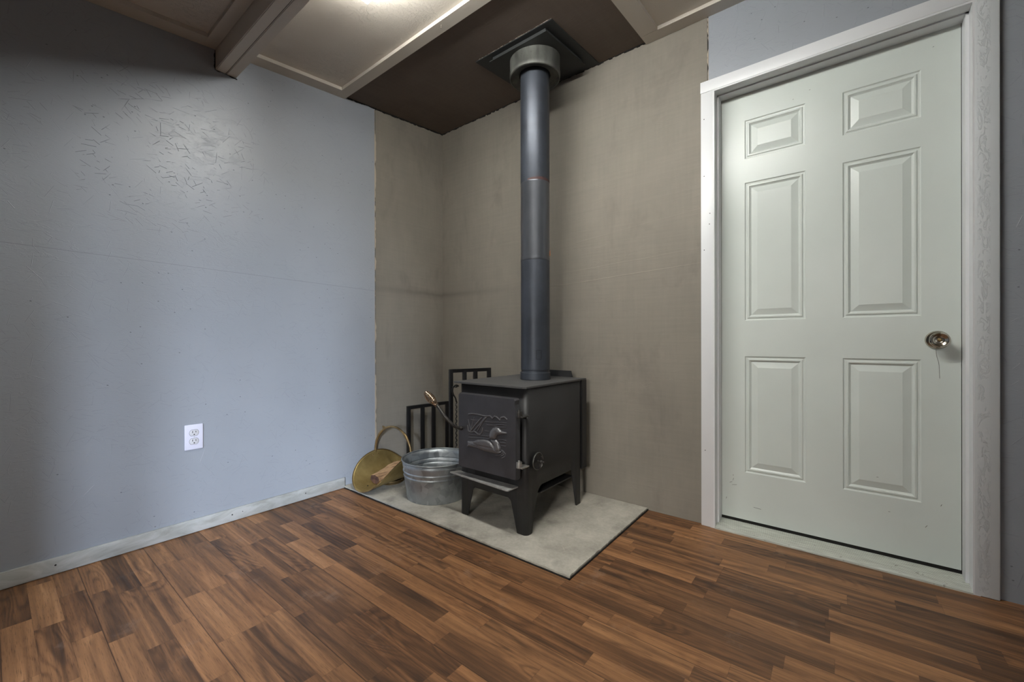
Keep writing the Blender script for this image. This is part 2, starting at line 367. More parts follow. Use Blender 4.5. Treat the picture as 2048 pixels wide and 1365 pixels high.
def lathe(bm, prof, c=(0, 0, 0), axis='z', n=48, cap0=False, cap1=False):
    c = Vector(c); rings = []
    def pt(r, h, a):
        if axis == 'z': return c + Vector((r * cos(a), r * sin(a), h))
        if axis == 'y': return c + Vector((r * cos(a), h, r * sin(a)))
        return c + Vector((h, r * cos(a), r * sin(a)))
    for r, h in prof: rings.append([bm.verts.new(pt(max(r, 1e-5), h, 2 * pi * k / n)) for k in range(n)])
    for a, b in zip(rings, rings[1:]):
        for k in range(n): bm.faces.new((a[k], a[(k + 1) % n], b[(k + 1) % n], b[k]))
    if cap0: bm.faces.new(rings[0][::-1])
    if cap1: bm.faces.new(rings[-1])
def smooth_path(pts, k=6):
    pts = [Vector(p) for p in pts]; out = []
    P = [2 * pts[0] - pts[1]] + pts + [2 * pts[-1] - pts[-2]]
    for i in range(1, len(P) - 2):
        for j in range(k):
            t = j / k; a, b, c, d = P[i - 1], P[i], P[i + 1], P[i + 2]
            out.append(0.5 * ((2 * b) + (c - a) * t + (2 * a - 5 * b + 4 * c - d) * t * t + (3 * b - a - 3 * c + d) * t ** 3))
    out.append(pts[-1]); return out
def solidify(o, th, off=0.0):
    md = o.modifiers.new('thickness', 'SOLIDIFY'); md.thickness = th; md.offset = off
def slab(bm, x0, x1, y0, y1, off_bot, off_top):
    """board lying along the sloped ceiling; offsets measured below the ceiling plane"""
    vs = [bm.verts.new((x, y, ceil_z(y) - o)) for x in (x0, x1) for y in (y0, y1) for o in (off_bot, off_top)]
    for q in ((0, 1, 3, 2), (4, 6, 7, 5), (0, 4, 5, 1), (2, 3, 7, 6), (0, 2, 6, 4), (1, 5, 7, 3)): bm.faces.new([vs[i] for i in q])

# ------------------------------------------------------------------ the room
bm = B(); box(bm, XL - 0.1, XR + 0.1, YF - 0.1, YB + 0.12, -0.1, 0.0); struct(obj('floor', bm, 'floor'))
# left wall: painted board with the cement panel beside it
def prism_wall_x(bm, x0, x1, y0, y1, z0, drop=0.0):
    a = [(y0, z0), (y1, z0), (y1, ceil_z(y1) + 0.05), (y0, ceil_z(y0) + 0.05)]
    f = [bm.verts.new((x1, y, z)) for y, z in a]; b = [bm.verts.new((x0, y, z)) for y, z in a]
    bm.faces.new(f); bm.faces.new(b[::-1])
    for i in range(4): bm.faces.new((f[i], b[i], b[(i + 1) % 4], f[(i + 1) % 4]))
bm = B(); prism_wall_x(bm, XLB - 0.1, XLB, YF - 0.1, 1.551, 0.0); wl = struct(obj('wall_left', bm, 'blue_x'))
bm = B(); prism_wall_x(bm, XL - 0.08, XL, 1.5515, YB + 0.1, 0.0); obj('cement_panel', bm, 'cem_x', wl)
# ragged plaster edge of the painted board
def ragged(bm, base, along, out, wide, n, amp, seed):
    rnd = random.Random(seed); prev = None; h = 0.3
    for i in range(n + 1):
        h = min(1, max(0.05, h + rnd.uniform(-.45, .45)))
        p = Vector(base) + Vector(along) * (i / n)
        ring = [bm.verts.new(p), bm.verts.new(p + Vector(out) * rnd.uniform(.3, 1)), bm.verts.new(p + Vector(out) * rnd.uniform(.2, .8) + Vector(wide) * (h * amp)), bm.verts.new(p + Vector(wide) * (h * amp * .7))]
        if prev:
            for a in range(3): bm.faces.new((prev[a], prev[a + 1], ring[a + 1], ring[a]))
        prev = ring
bm = B(); ragged(bm, (XLB, 1.547, 0.02), (0, 0, 2.36), (0.0035, 0, 0), (0, 0.011, 0), 170, 1.0, 3); obj('chipped_edge', bm, 'chip', wl)
bm = B(); box(bm, XL - .002, XL + 0.0006, 1.5515, 1.5565, 0.0, 2.385); obj('edge_gap_shade', bm, 'dark', wl)
# outlet-side small knots are in the paint; back wall (with the door opening)
DX0, DX1, DZ = -0.4585, 0.3625, 2.050
bm = B()
box(bm, -0.487, DX0 - .017, YB, YB + 0.1, 0, ceil_z(YB) + .05); box(bm, DX0 - .017, DX1 + .017, YB, YB + 0.1, DZ + .017, ceil_z(YB) + .05); box(bm, DX1 + .017, XR + .1, YB, YB + 0.1, 0, ceil_z(YB) + .05)
wb = struct(obj('wall_back', bm, 'blue_y'))
bm = B(); box(bm, XL - 0.08, -0.4895, YB + 0.002, YB + 0.1, 0, ceil_z(YB) + .05); obj('cement_panel', bm, 'cem_y', wb)
bm = B(); ragged(bm, (-0.487, YB, 2.10), (0, 0, 0.315), (0, -0.003, 0), (-0.006, 0, 0), 30, 1.0, 5); obj('chipped_edge', bm, 'chip', wb)
bm = B(); box(bm, -0.4925, -0.4868, YB - 0.0006, YB + 0.003, 2.10, 2.43); obj('edge_gap_shade', bm, 'dark', wb)
# right wall with a window, front wall with a window and an added fill opening (behind the camera)
bm = B(); prism_wall_x(bm, XR, XR + .1, YF - .1, YB + .1, 0.0); struct(obj('wall_right', bm, 'blue_x'))
bm = B()
for a_, b_, z0_, z1_ in ((XL - .1, .10, 0, 9), (.10, .60, 0, .95), (.10, .60, 1.83, 9), (.60, 1.49, 0, 9), (1.49, 1.86, 0, .95), (1.49, 1.86, 1.83, 9), (1.86, XR + .1, 0, 9)):
    box(bm, a_, b_, YF - .1, YF, z0_, min(z1_, ceil_z(YF) + .05))
struct(obj('wall_front', bm, 'blue_y'))
def window(name, pts4, n):
    bm = B()
    c = sum((Vector(p) for p in pts4), Vector()) / 4
    for i in range(4):
        a, b = Vector(pts4[i]), Vector(pts4[(i + 1) % 4]); tube(bm, [a, b], 0.03, 4, square=True)
    a = (Vector(pts4[0]) + Vector(pts4[1])) / 2; b = (Vector(pts4[2]) + Vector(pts4[3])) / 2
    tube(bm, [a, b], 0.018, 4, square=True)
    struct(obj(name, bm, 'casing'))
window('window_1', [(1.49, YF - .05, .95), (1.86, YF - .05, .95), (1.86, YF - .05, 1.83), (1.49, YF - .05, 1.83)], 0)
window('fill_window', [(.10, YF - .05, .95), (.60, YF - .05, .95), (.60, YF - .05, 1.83), (.10, YF - .05, 1.83)], 0)  # added window, out of view, made to let the low fill lamp in
# sloped ceiling; cement panel let in above the stove
CX1, CY0 = -0.786, 1.345
bm = B(); slab(bm, XL - .1, XR + .1, YF - .1, YB + .1, 0.0, -0.08); ce = struct(obj('ceiling', bm, 'ceil'))
bm = B(); slab(bm, XL - .01, CX1, CY0, YB + .01, 0.004, -0.004); obj('cement_panel', bm, 'cem_z', ce)
bm = B()   # dark uneven gap where panel meets the walls
rnd = random.Random(11)
for i in range(90):
    xa = XL + (CX1 - XL) * i / 90; xb = XL + (CX1 - XL) * (i + 1) / 90; d = rnd.uniform(.001, .008)
    box(bm, xa, xb + .001, YB - rnd.uniform(.001, .004), YB + .003, ceil_z(YB) - .004 - d, ceil_z(YB) - .002)
for i in range(46):
    ya = 1.36 + (YB - 1.36) * i / 46; yb = 1.36 + (YB - 1.36) * (i + 1) / 46; d = rnd.uniform(.002, .008)
    box(bm, XL - .002, XL + .006 + rnd.uniform(0, .003), ya, yb + .001, ceil_z(ya) - .004 - d, ceil_z(ya) - .002)
obj('corner_gap', bm, 'dark', ce)

# ceiling battens
def batten(n, parts, label=None):
    bm = B()
    for p in parts: slab(bm, *p)
    return struct(obj('trim_%d' % n, bm, 'ceil_trim'))
T = 0.018
t1 = batten(1, [(XLB, XR, 1.282, 1.345, T, 0.0)])                     # along the front of the cement panel
batten(2, [(CX1, CX1 + .085, 1.3455, 2.05, T, 0.0)])                  # right side of the panel
batten(3, [(CX1, XR, 2.052, YB, T, 0.0)])                            # along the back wall
batten(4, [(XLB, XLB + .078, 0.80, 1.2815, T, 0.0)])                   # along left wall, right of beam
batten(5, [(XLB, XLB + .078, YF, 0.632, T, 0.0)])                    # along left wall, left of beam
batten(6, [(XLB, XR, 0.6325, 0.683, T, 0.0)])                         # beside the beam
batten(10, [(XLB, XR, 0.772, 0.7995, T, 0.0)])
# nail heads on batten 1
bm = B()
rnd = random.Random(4)
for x_ in (-2.0, -1.95, -1.45, -1.44, -1.05, -.9):
    y_ = rnd.uniform(1.30, 1.33); lathe(bm, [(0.0, -.0006), (0.0032, -.0003), (0.0036, 0.0004)], (x_, y_, ceil_z(y_) - T), n=10)
obj('nail_head', bm, 'ceil_trim', t1)
# doubled beam
bm = B()
zb = 2.181
for (y0, y1) in ((0.684, 0.7265), (0.7285, 0.771)):
    vs = [bm.verts.new(p) for x in (XLB - .0, XR) for p in ((x, y0, zb), (x, y0, ceil_z(y0)), (x, y1, ceil_z(y1)), (x, y1, zb))]
    for q in ((0, 1, 2, 3), (7, 6, 5, 4), (0, 4, 5, 1), (1, 5, 6, 2), (2, 6, 7, 3), (3, 7, 4, 0)): bm.faces.new([vs[i] for i in q])
es = [e for e in bm.edges if all(abs(v.co.z - zb) < 1e-4 for v in e.verts) and abs(e.verts[0].co.x - e.verts[1].co.x) > 1]
bmesh.ops.bevel(bm, geom=es, offset=.003, segments=2, affect='EDGES')
beam = struct(obj('trim_7', bm, 'ceil_trim'))
bm = B(); box(bm, XLB, XR - .01, .726, .729, zb + .004, 2.28); obj('board_gap', bm, 'dark', beam)
bm = B(); ragged(bm, (XLB, .680, zb - .002), (0, 0.095, 0), (0.0035, 0, 0), (0, 0, -.006), 18, 1.0, 8); ragged(bm, (XLB, .683, zb), (0, 0, 0.09), (0.0035, 0, 0), (0, -.006, 0), 18, 1.0, 9); obj('chipped_edge', bm, 'dark', beam)

# baseboard
bm = B(); box(bm, XLB, -2.328, YF, 1.334, 0.002, 0.0625, 0.0025); bb = struct(obj('baseboard_left', bm, 'baseboard'))
bm = B()
for y_, z_, r_ in ((0.745, .034, .0032), (.79, .036, .002), (1.10, .036, .003), (.163, .036, .0032)):
    lathe(bm, [(0.0, .0006), (r_, .0006)], (-2.328, y_, z_), 'x', 10)
obj('nail_hole', bm, 'dark', bb)

# ------------------------------------------------------------------ door
YS = 2.22
SX0, SX1, SZ0, SZ1 = -0.4500, 0.3520, 0.0335, 2.045
def door_mesh():
    bm = B()
    xs = [SX0, -.350, -.1155, .0115, .2465, SX1]
    zs = [SZ0, .2575, .806, .9745, 1.6235, 1.7365, 1.9175, SZ1]
    pan = {(i, j) for i in (1, 3) for j in (1, 3, 5)}
    V = {}
    def v(x, y, z):
        k = (round(x, 5), round(y, 5), round(z, 5))
        if k not in V: V[k] = bm.verts.new((x, y, z))
        return V[k]
    prof = [(0, 0), (.004, .0045), (.009, .0050), (.013, .0015), (.018, .0012), (.021, .0050), (.026, .0085), (.050, .0022), (.052, .0012)]
    for i in range(5):
        for j in range(7):
            x0, x1, z0, z1 = xs[i], xs[i + 1], zs[j], zs[j + 1]
            if (i, j) not in pan:
                bm.faces.new((v(x0, YS, z0), v(x1, YS, z0), v(x1, YS, z1), v(x0, YS, z1))); continue
            rings = []
            for ins, dep in prof:
                y = YS + dep
                rings.append([v(x0 + ins, y, z0 + ins), v(x1 - ins, y, z0 + ins), v(x1 - ins, y, z1 - ins), v(x0 + ins, y, z1 - ins)])
            for a, b in zip(rings, rings[1:]):
                for k in range(4): bm.faces.new((a[k], a[(k + 1) % 4], b[(k + 1) % 4], b[k]))
            bm.faces.new(rings[-1])
    D = YS + .044
    c = [v(SX0, D, SZ0), v(SX1, D, SZ0), v(SX1, D, SZ1), v(SX0, D, SZ1)]; bm.faces.new(c[::-1])
    # rim edges
    be = [e for e in bm.edges if len(e.link_faces) == 1]
    front = [e for e in be if all(abs(q.co.y - YS) < 1e-5 for q in e.verts)]
    r = bmesh.ops.extrude_edge_only(bm, edges=front)
    for g in r['geom']:
        if isinstance(g, bmesh.types.BMVert): g.co.y = D
    bmesh.ops.remove_doubles(bm, verts=bm.verts[:], dist=1e-5)
    return bm
bm = door_mesh(); finish(bm, 12); door = struct(obj('door_1', bm, 'door', recalc=False))
KX, KZ = 0.290, 0.8815
knob = obj('door_knob', (lambda bm: (lathe(bm, [(0.0, -.0), (.0345, 0), (.0345, -.003), (.031, -.008), (.018, -.0105), (.0125, -.014), (.0115, -.026), (.016, -.031), (.0255, -.038), (.0285, -.046), (.0275, -.053), (.0235, -.0565), (.0205, -.0560), (.0150, -.051), (.0125, -.0500), (0.0, -.0500)], (KX, YS, KZ), 'y', 56), bm)[1])(B()), 'nickel', door)
bm = B(); lathe(bm, [(0, -.0545), (.0050, -.0540), (.0072, -.0515), (.0075, -.0495)], (KX, YS, KZ), 'y', 24); kc = obj('lock_cylinder', bm, 'brass_dark', knob)
bm = B(); tube(bm, smooth_path([(KX - .004, YS - .0006, KZ - .037), (KX - .002, YS - .0006, KZ - .06), (KX + .004, YS - .0006, KZ - .09), (KX + .006, YS - .0006, KZ - .145)]), 0.0005, 5); obj('scratch', bm, 'flash', door)
bm = B()
for (x, z, a, l) in ((-.41, .20, .5, .012), (-.395, .19, .2, .02), (-.40, .215, 1.3, .012), (-.30, .10, -.1, .03), (.155, .20, 0.1, .006), (.30, .26, 1.2, .008), (.12, .33, .2, .006), (-.43, .12, 1.3, .01), (-.40, .235, 1.5, .006), (-.1, 1.97, .3, .004), (-.16, 1.95, 1, .004), (.28, 1.99, .4, .004), (.26, .17, 1.0, .01)):
    d = Vector((cos(a), 0, sin(a))) * l / 2; p = Vector((x, YS - .0003, z)); tube(bm, [p - d, p + d], 0.0007, 5)
obj('scuff_mark', bm, 'flash', door)
# jambs with stops
bm = B()
yf = 2.1135
box(bm, DX0 - .018, DX0, yf, YS + .06, 0, DZ); box(bm, DX1, DX1 + .018, yf, YS + .06, 0, DZ); box(bm, DX0 - .018, DX1 + .018, yf, YS + .06, DZ - .0005, DZ + .018)
box(bm, DX0, DX0 + .008, 2.165, YS - .001, 0, DZ); box(bm, DX1 - .009, DX1, 2.165, YS - .001, 0, DZ); box(bm, DX0, DX1, 2.165, YS - .001, DZ - .006, DZ)
obj('door_jamb', bm, 'casing', door)
bm = B(); box(bm, DX0, SX0 + .001, YS + .002, YS + .03, 0, DZ); box(bm, SX1 - .001, DX1, YS + .002, YS + .03, 0, DZ); box(bm, DX0, DX1, YS + .002, YS + .03, SZ1 - .001, DZ); box(bm, DX0, DX1, YS + .004, YS + .05, 0.0, SZ0 + .001); obj('weather_strip', bm, 'dark', door)
# threshold with ridges
bm = B()
prof = [(yf - .003, 0.0), (yf - .003, .006), (yf + .004, .0085), (yf + .010, .0085), (yf + .0105, .0075), (yf + .016, .0100)]
y = yf + .016; z = .0105
while y < YS - .004:
    prof += [(y, z), (y + .0065, z + .0006), (y + .007, z - .0012), (y + .009, z - .0010)]
    y += .0095; z += .0009
prof += [(YS + .03, z), (YS + .03, 0)]
a = [bm.verts.new((DX0 + .0, p, q)) for p, q in prof]; b = [bm.verts.new((DX1 - .0, p, q)) for p, q in prof]
for i in range(len(prof) - 1): bm.faces.new((a[i], a[i + 1], b[i + 1], b[i]))
bm.faces.new(a); bm.faces.new(b[::-1]); obj('threshold', bm, 'alu', door)
# casing boards
yc = 2.113
bm = B(); box(bm, -.5175, DX0 - .006, yc, YB + .001, 0.001, 2.0555, .0015); ca = struct(obj('trim_8', bm, 'casing'))
bm = B()
for z_, x_ in ((1.93, -.503), (1.66, -.503), (1.43, -.480), (1.31, -.503), (.36, -.500), (2.075, -.497), (1.48, -.478)):
    lathe(bm, [(0.0, -.0005), (.0022, -.0004), (.0022, .0003)], (x_, yc, z_), 'y', 10)
obj('nail_hole', bm, 'dark', ca)
bm = B(); box(bm, -.5195, .4235, yc - .001, YB + .001, 2.0565, 2.1085, .0015); struct(obj('trim_9', bm, 'casing'))
bm = B(); box(bm, DX1 + .003, .4255, yc, YB + .001, 0.001, 2.056, .003); struct(obj('trim_11', bm, 'casing_rough'))

# ------------------------------------------------------------------ outlet
o_ = thing('wall_outlet', 'white duplex wall outlet plate low on the blue-grey painted left wall', 'outlet', (XLB, 0.595, 0.383))
bm = B(); yc0, zc0 = .595, .4405
box(bm, XLB, XLB + .0055, yc0 - .0352, yc0 + .0352, zc0 - .0575, zc0 + .0575, .003, seg=3); obj('cover_plate', bm, 'outlet', o_)
for k, dz in enumerate((.0195, -.0195)):
    bm = B()
    def outl(r, x):
        pts = []
        for i in range(40):
            a = 2 * pi * i / 40; yy = r * cos(a); zz = max(-.0135 * r / .0172, min(.0135 * r / .0172, r * sin(a))); pts.append(bm.verts.new((x, yc0 + yy, zc0 + dz + zz)))
        return pts
    r1, r2, r3 = outl(.0172, XLB + .0053), outl(.0172, XLB + .0068), outl(.0163, XLB + .0074)
    for a, b in ((r1, r2), (r2, r3)):
        for i in range(40): bm.faces.new((a[i], a[(i + 1) % 40], b[(i + 1) % 40], b[i]))
    bm.faces.new(r3); rc = obj('receptacle', bm, 'outlet2', o_)
    bm = B()
    for dy, hh in ((-.0064, .0044), (.0064, .0036)): box(bm, XLB + .007, XLB + .0078, yc0 + dy - .0011, yc0 + dy + .0011, zc0 + dz + .0045 - hh, zc0 + dz + .0045 + hh)
    lathe(bm, [(0, .0078), (.0026, .0078), (.0026, .0070)], (XLB, yc0, zc0 + dz - .0075), 'x', 14)
    obj('slots', bm, 'dark', rc)
    bm = B(); a = [(XLB + .0057, yc0 + .0178 * cos(t), zc0 + dz + max(-.0141, min(.0141, .0178 * sin(t)))) for t in [2 * pi * i / 40 for i in range(40)]]
    tube(bm, a, .0005, 5, closed=True); obj('seam', bm, 'dark', rc)
bm = B(); lathe(bm, [(0, .0066), (.0025, .0064), (.0030, .0054)], (XLB, yc0, zc0), 'x', 14); obj('screw', bm, 'outlet2', o_)

# ------------------------------------------------------------------ hearth pad
HZ = 0.012
bm = B()
rnd = random.Random(21); top = []
path = []
n1, n2 = 110, 70
for i in range(n1 + 1): path.append((XLB + .002 + (-.782 - XLB) * i / n1, 1.331 + rnd.uniform(-.0012, .0012) + (rnd.random() < .05) * .004))
for i in range(1, n2 + 1): path.append((-.7815 - rnd.uniform(0, .0035), 1.331 + (2.129 - 1.331) * i / n2))
path += [(XL + .002, 2.129)]
tv = [bm.verts.new((x, y, HZ)) for x, y in path]; bv = [bm.verts.new((x + .0005, y + .0005, 0.0005)) for x, y in path]
bm.faces.new(tv); bm.faces.new(bv[::-1])
for i in range(len(path)): bm.faces.new((tv[i], bv[i], bv[(i + 1) % len(path)], tv[(i + 1) % len(path)]))
bmesh.ops.triangulate(bm, faces=[f for f in bm.faces if len(f.verts) > 4])
hp_ = tag(obj('hearth_pad', bm, 'hearth', loc=(-1.56, 1.73, 0)), 'grey cement hearth pad on the floor under the black wood stove', 'hearth')

bm = B(); box(bm, -2.326, -.7775, 1.3265, 1.3315, .0003, .0050); box(bm, -.7830, -.7785, 1.3265, 2.128, .0003, .0062); obj('edge_gap_shade', bm, 'dark', hp_)  # dark strip standing in for the shadow line at the pad's foot
# ------------------------------------------------------------------ wood stove
SL, SR, SF, SB = -1.507, -1.088, 1.484, 1.967
st = thing('wood_stove', 'black steel wood stove with a loon on its cast door', 'stove', (-1.297, 1.72, HZ))
def stove_body():
    bm = B(); R = .022
    # perimeter samples from back-left, along left, front, right, to back-right (plan), rounded corners
    segs = []
    def line(p, q, n): return [(p[0] + (q[0] - p[0]) * i / n, p[1] + (q[1] - p[1]) * i / n) for i in range(n)]
    def arc(cx, cy, a0, a1, n=6): return [(cx + R * cos(a0 + (a1 - a0) * i / n), cy + R * sin(a0 + (a1 - a0) * i / n)) for i in range(n)]
    P = line((SL, SB), (SL, SF + R), 80) + arc(SL + R, SF + R, pi, 1.5 * pi) + line((SL + R, SF), (SR - R, SF), 90) + arc(SR - R, SF + R, 1.5 * pi, 2 * pi) + line((SR, SF + R), (SR, SB), 80) + [(SR, SB)]
    def side(y):   # bottom edge height along a side
        if y < 1.523: return HZ
        if y < 1.565: return HZ + (y - 1.523) / .042 * .170
        if y < 1.605: t = (y - 1.565) / .040; return .182 + .031 * sin(t * pi / 2)
        if y < 1.876: return .213
        if y < 1.922: return HZ + (1.922 - y) / .046 * (.209 - HZ)
        return HZ
    def front(x):
        d = min(x - SL, SR - x)
        if d < .055: return HZ
        if d < .090: return HZ + (d - .055) / .035 * .140
        if d < .105: return .152 + (d - .09) / .015 * .010
        return .162
    cols = []
    for x, y in P:
        z = front(x) if y < SF + R * .5 else side(y)
        if SF + R * .5 <= y < SF + R: z = HZ
        cols.append((bm.verts.new((x, y, z)), bm.verts.new((x, y, .30)), bm.verts.new((x, y, .668))))
    for a, b in zip(cols, cols[1:]):
        bm.faces.new((a[0], b[0], b[1], a[1])); bm.faces.new((a[1], b[1], b[2], a[2]))
    return bm
bm = stove_body()
o = obj('firebox', bm, 'stove', st); solidify(o, .005, -1)
for p in o.data.polygons: pass
bm = B()
box(bm, SL + .006, SR - .006, SF + .006, SB - .003, .222, .230); box(bm, SL + .006, SR - .006, SB - .006, SB, .215, .667)
obj('bottom_plate', bm, 'stove', st)
bm = B(); box(bm, SR - .10, SR - .006, 1.60, 1.90, .170, .176); box(bm, SR - .10, SR - .097, 1.60, 1.90, .176, .222); obj('ash_shield', bm, 'stove', st)
bm = B()   # top plate with clipped right front corner
ty0, ty1 = 1.468, 2.030
pl = [(SL - .030, ty0 + .004), (SL - .020, ty0), (SR - .012, ty0), (SR + .003, ty0 + .012), (SR + .003, ty1), (SL - .030, ty1)]
a = [bm.verts.new((x, y, .6685)) for x, y in pl]; b = [bm.verts.new((x, y, .6765)) for x, y in pl]
bm.faces.new(a[::-1]); bm.faces.new(b)
for i in range(6): bm.faces.new((a[i], a[(i + 1) % 6], b[(i + 1) % 6], b[i]))
obj('top_plate', bm, 'stove_top', st)
bm = B(); box(bm, SL - .004, SR + .001, 1.985, 1.990, .205, .668)
box(bm, SR - .001, SR + .003, 1.985, 2.032, .196, .668); box(bm, SL - .006, SL - .002, 1.985, 2.032, .196, .668); box(bm, SR - .03, SR + .003, 1.978, 2.030, .193, .198)
obj('rear_heat_shield', bm, 'stove', st)
bm = B()
a = [bm.verts.new(p) for p in ((SL + .05, 2.032, .6765), (-1.172, 2.032, .6765), (-1.182, 2.032, .712), (SL + .06, 2.032, .712))]
b = [bm.verts.new((v.co.x, 2.037, v.co.z)) for v in a]
bm.faces.new(a); bm.faces.new(b[::-1])
for i in range(4): bm.faces.new((a[i], b[i], b[(i + 1) % 4], a[(i + 1) % 4]))
obj('back_lip', bm, 'stove', st)
bm = B()
pl = [(-1.532, 1.440), (-1.150, 1.414), (-1.140, 1.420), (-1.136, 1.486), (-1.505, 1.486), (-1.513, 1.478)]
a = [bm.verts.new((x, y, .2195)) for x, y in pl]; b = [bm.verts.new((x, y, .2255)) for x, y in pl]
bm.faces.new(a[::-1]); bm.faces.new(b)
for i in range(6): bm.faces.new((a[i], a[(i + 1) % 6], b[(i + 1) % 6], b[i]))
obj('ash_shelf', bm, 'shelf', st)
# door
DXC, DZC, DY = -1.282, .450, 1.430
bm = B()
outl = [(-1.460, .270), (-1.111, .270), (-1.106, .275), (-1.106, .585), (-1.113, .600), (-1.109, .620), (-1.115, .6275), (-1.455, .6285), (-1.462, .622), (-1.462, .276)]
r0 = [bm.verts.new((x, DY + .030, z)) for x, z in outl]; r1 = [bm.verts.new((x, DY + .006, z)) for x, z in outl]
cx_, cz_ = -1.284, .449
r2 = [bm.verts.new((cx_ + (x - cx_) * .985, DY, cz_ + (z - cz_) * .985)) for x, z in outl]
bm.faces.new(r0); bm.faces.new(r2[::-1])
for a, b in ((r0, r1), (r1, r2)):
    for i in range(10): bm.faces.new((a[i], a[(i + 1) % 10], b[(i + 1) % 10], b[i]))
sd = obj('stove_door', bm, 'stove_door', st)
REL = {'hill': [(-109, 81), (-81, 86), (-50, 86), (-19, 84), (2, 83), (28, 88), (37, 81), (42, 77), (53, 88), (66, 87), (87, 74), (92, 87), (111, 92), (126, 83)], 'reed1': [(-111, 54), (-105, 32), (-95, 8)], 'reed2': [(-74, 68), (-84, 38), (-92, 4)], 'reed3': [(-82, 44), (-90, 24), (-95, 0)], 'blade1': [(-26, 72), (-63, 37), (-99, -2)], 'blade2': [(-2, 77), (-37, 40), (-77, 2)], 'blade3': [(3, 77), (-24, 48), (-50, 9)], 'base': [(-115, 25), (-111, 1), (-95, -3), (-68, 3), (-48, -7), (-32, -5), (-22, 7), (-18, 26)], 'w1': [(-6, 58), (36, 59), (78, 64), (124, 66)], 'w2': [(7, 44), (53, 47), (94, 56), (124, 55)], 'w3': [(53, 43), (90, 42), (122, 47)], 'w4': [(-109, -15), (-50, -12), (19, -7)], 'w5': [(-109, -30), (-59, -25), (19, -19)], 'w6': [(78, -15), (102, -11), (120, -13)], 'w7': [(86, -26), (118, -24)], 'w8': [(92, -39), (118, -37)], 'w9': [(-6, 15), (20, 15)], 'w10': [(-95, 56), (-59, 57), (-32, 62)], 'r1': [(92, -59), (100, -64), (102, -72), (90, -80)], 'r2': [(98, -58), (108, -66), (108, -77), (92, -86)], 'r3': [(104, -61), (117, -72), (114, -85), (96, -94)], 'r4': [(57, -86), (78, -84), (94, -78)]}
POLY = {'head': [(26, -16), (24, 0), (31, 20), (45, 34), (62, 41), (78, 39), (93, 28), (124, 24), (127, 20), (108, 15), (86, 10), (74, 6), (64, -7), (61, -14), (36, -20)], 'neck': [(30, -21), (63, -14), (80, -30), (89, -50), (88, -65), (74, -73), (57, -71), (53, -47), (38, -30)], 'body': [(-116, -48), (-95, -46), (-75, -44), (-50, -33), (-15, -26), (15, -26), (36, -33), (55, -46), (74, -62), (92, -66), (90, -74), (74, -79), (36, -80), (-6, -79), (-50, -74), (-86, -73), (-119, -75), (-113, -64)], 'wing': [(-77, -46), (-50, -34), (-15, -28), (15, -28), (34, -35), (53, -56), (36, -56), (-6, -58), (-41, -58), (-64, -53)]}
def seg_d(px, pz, a, b):
    ax, az = a; bx, bz = b; dx, dz = bx - ax, bz - az
    t = max(0, min(1, ((px - ax) * dx + (pz - az) * dz) / (dx * dx + dz * dz + 1e-9)))
    return math.hypot(px - ax - t * dx, pz - az - t * dz)
def inside(px, pz, poly):
    c = False; j = len(poly) - 1
    for i in range(len(poly)):
        (xi, zi), (xj, zj) = poly[i], poly[j]
        if (zi > pz) != (zj > pz) and px < (xj - xi) * (pz - zi) / (zj - zi) + xi: c = not c
        j = i
    return c
def relief_h(px, pz):
    h = 0.0
    for k, pl in REL.items():
        wdt = 3.4 if k == 'hill' else (3.6 if k.startswith('blade') or k == 'base' else 2.2)
        amp = 3.2 if k == 'hill' else (3.4 if k.startswith('blade') or k == 'base' else (2.4 if k[0] == 'r' else 1.5))
        d = min(seg_d(px, pz, a, b) for a, b in zip(pl, pl[1:]))
        if d < wdt: h = max(h, amp * (1 - (d / wdt) ** 2))
    for k, pl in POLY.items():
        if inside(px, pz, pl):
            d = min(seg_d(px, pz, a, b) for a, b in zip(pl, pl[1:] + pl[:1]))
            if k == 'wing':
                h = max(h, 9.0 + min(1, d / 6) * 2.0 + 0.9 * sin(px * .95 + 2 * sin(pz * .6)) * sin(pz * 1.1))
            else:
                wd, am = {'head': (16, 11), 'neck': (15, 10), 'body': (18, 9.5)}[k]
                t = min(1, d / wd); h = max(h, am * math.sqrt(max(0, 1 - (1 - t) ** 2)))
    d = math.hypot(px - 66, pz - 27)
    if d < 4.2: h += 1.3 * (1 if 2 < d else -1)
    if inside(px, pz, POLY['body']) and seg_d(px, pz, (-112, -56), (-40, -66)) < 1.4: h -= 2.0
    if seg_d(px, pz, (92, 19), (124, 21)) < 1.1 and inside(px, pz, POLY['head']): h -= 1.5
    if -20 < pz < -15 and 26 < px < 66: h -= 2.0
    return max(h, 0.0)
bm = B(); NX, NZ = 176, 132; grid = []
for j in range(NZ + 1):
    row = []
    for i in range(NX + 1):
        px = -124 + 256 * i / NX; pz = -100 + 198 * j / NZ
        h = relief_h(px, pz)
        row.append(bm.verts.new((DXC + px / 1000, DY - .0004 - h / 1000, DZC + pz / 1000)))
    grid.append(row)
for j in range(NZ):
    for i in range(NX):
        bm.faces.new((grid[j][i], grid[j][i + 1], grid[j + 1][i + 1], grid[j + 1][i]))
for f in bm.faces:
    f.smooth = True; f.material_index = 1 if min(DY - v.co.y for v in f.verts) > .0012 else 0
o = obj('loon_relief', bm, ('stove_door', 'relief'), sd, recalc=False)
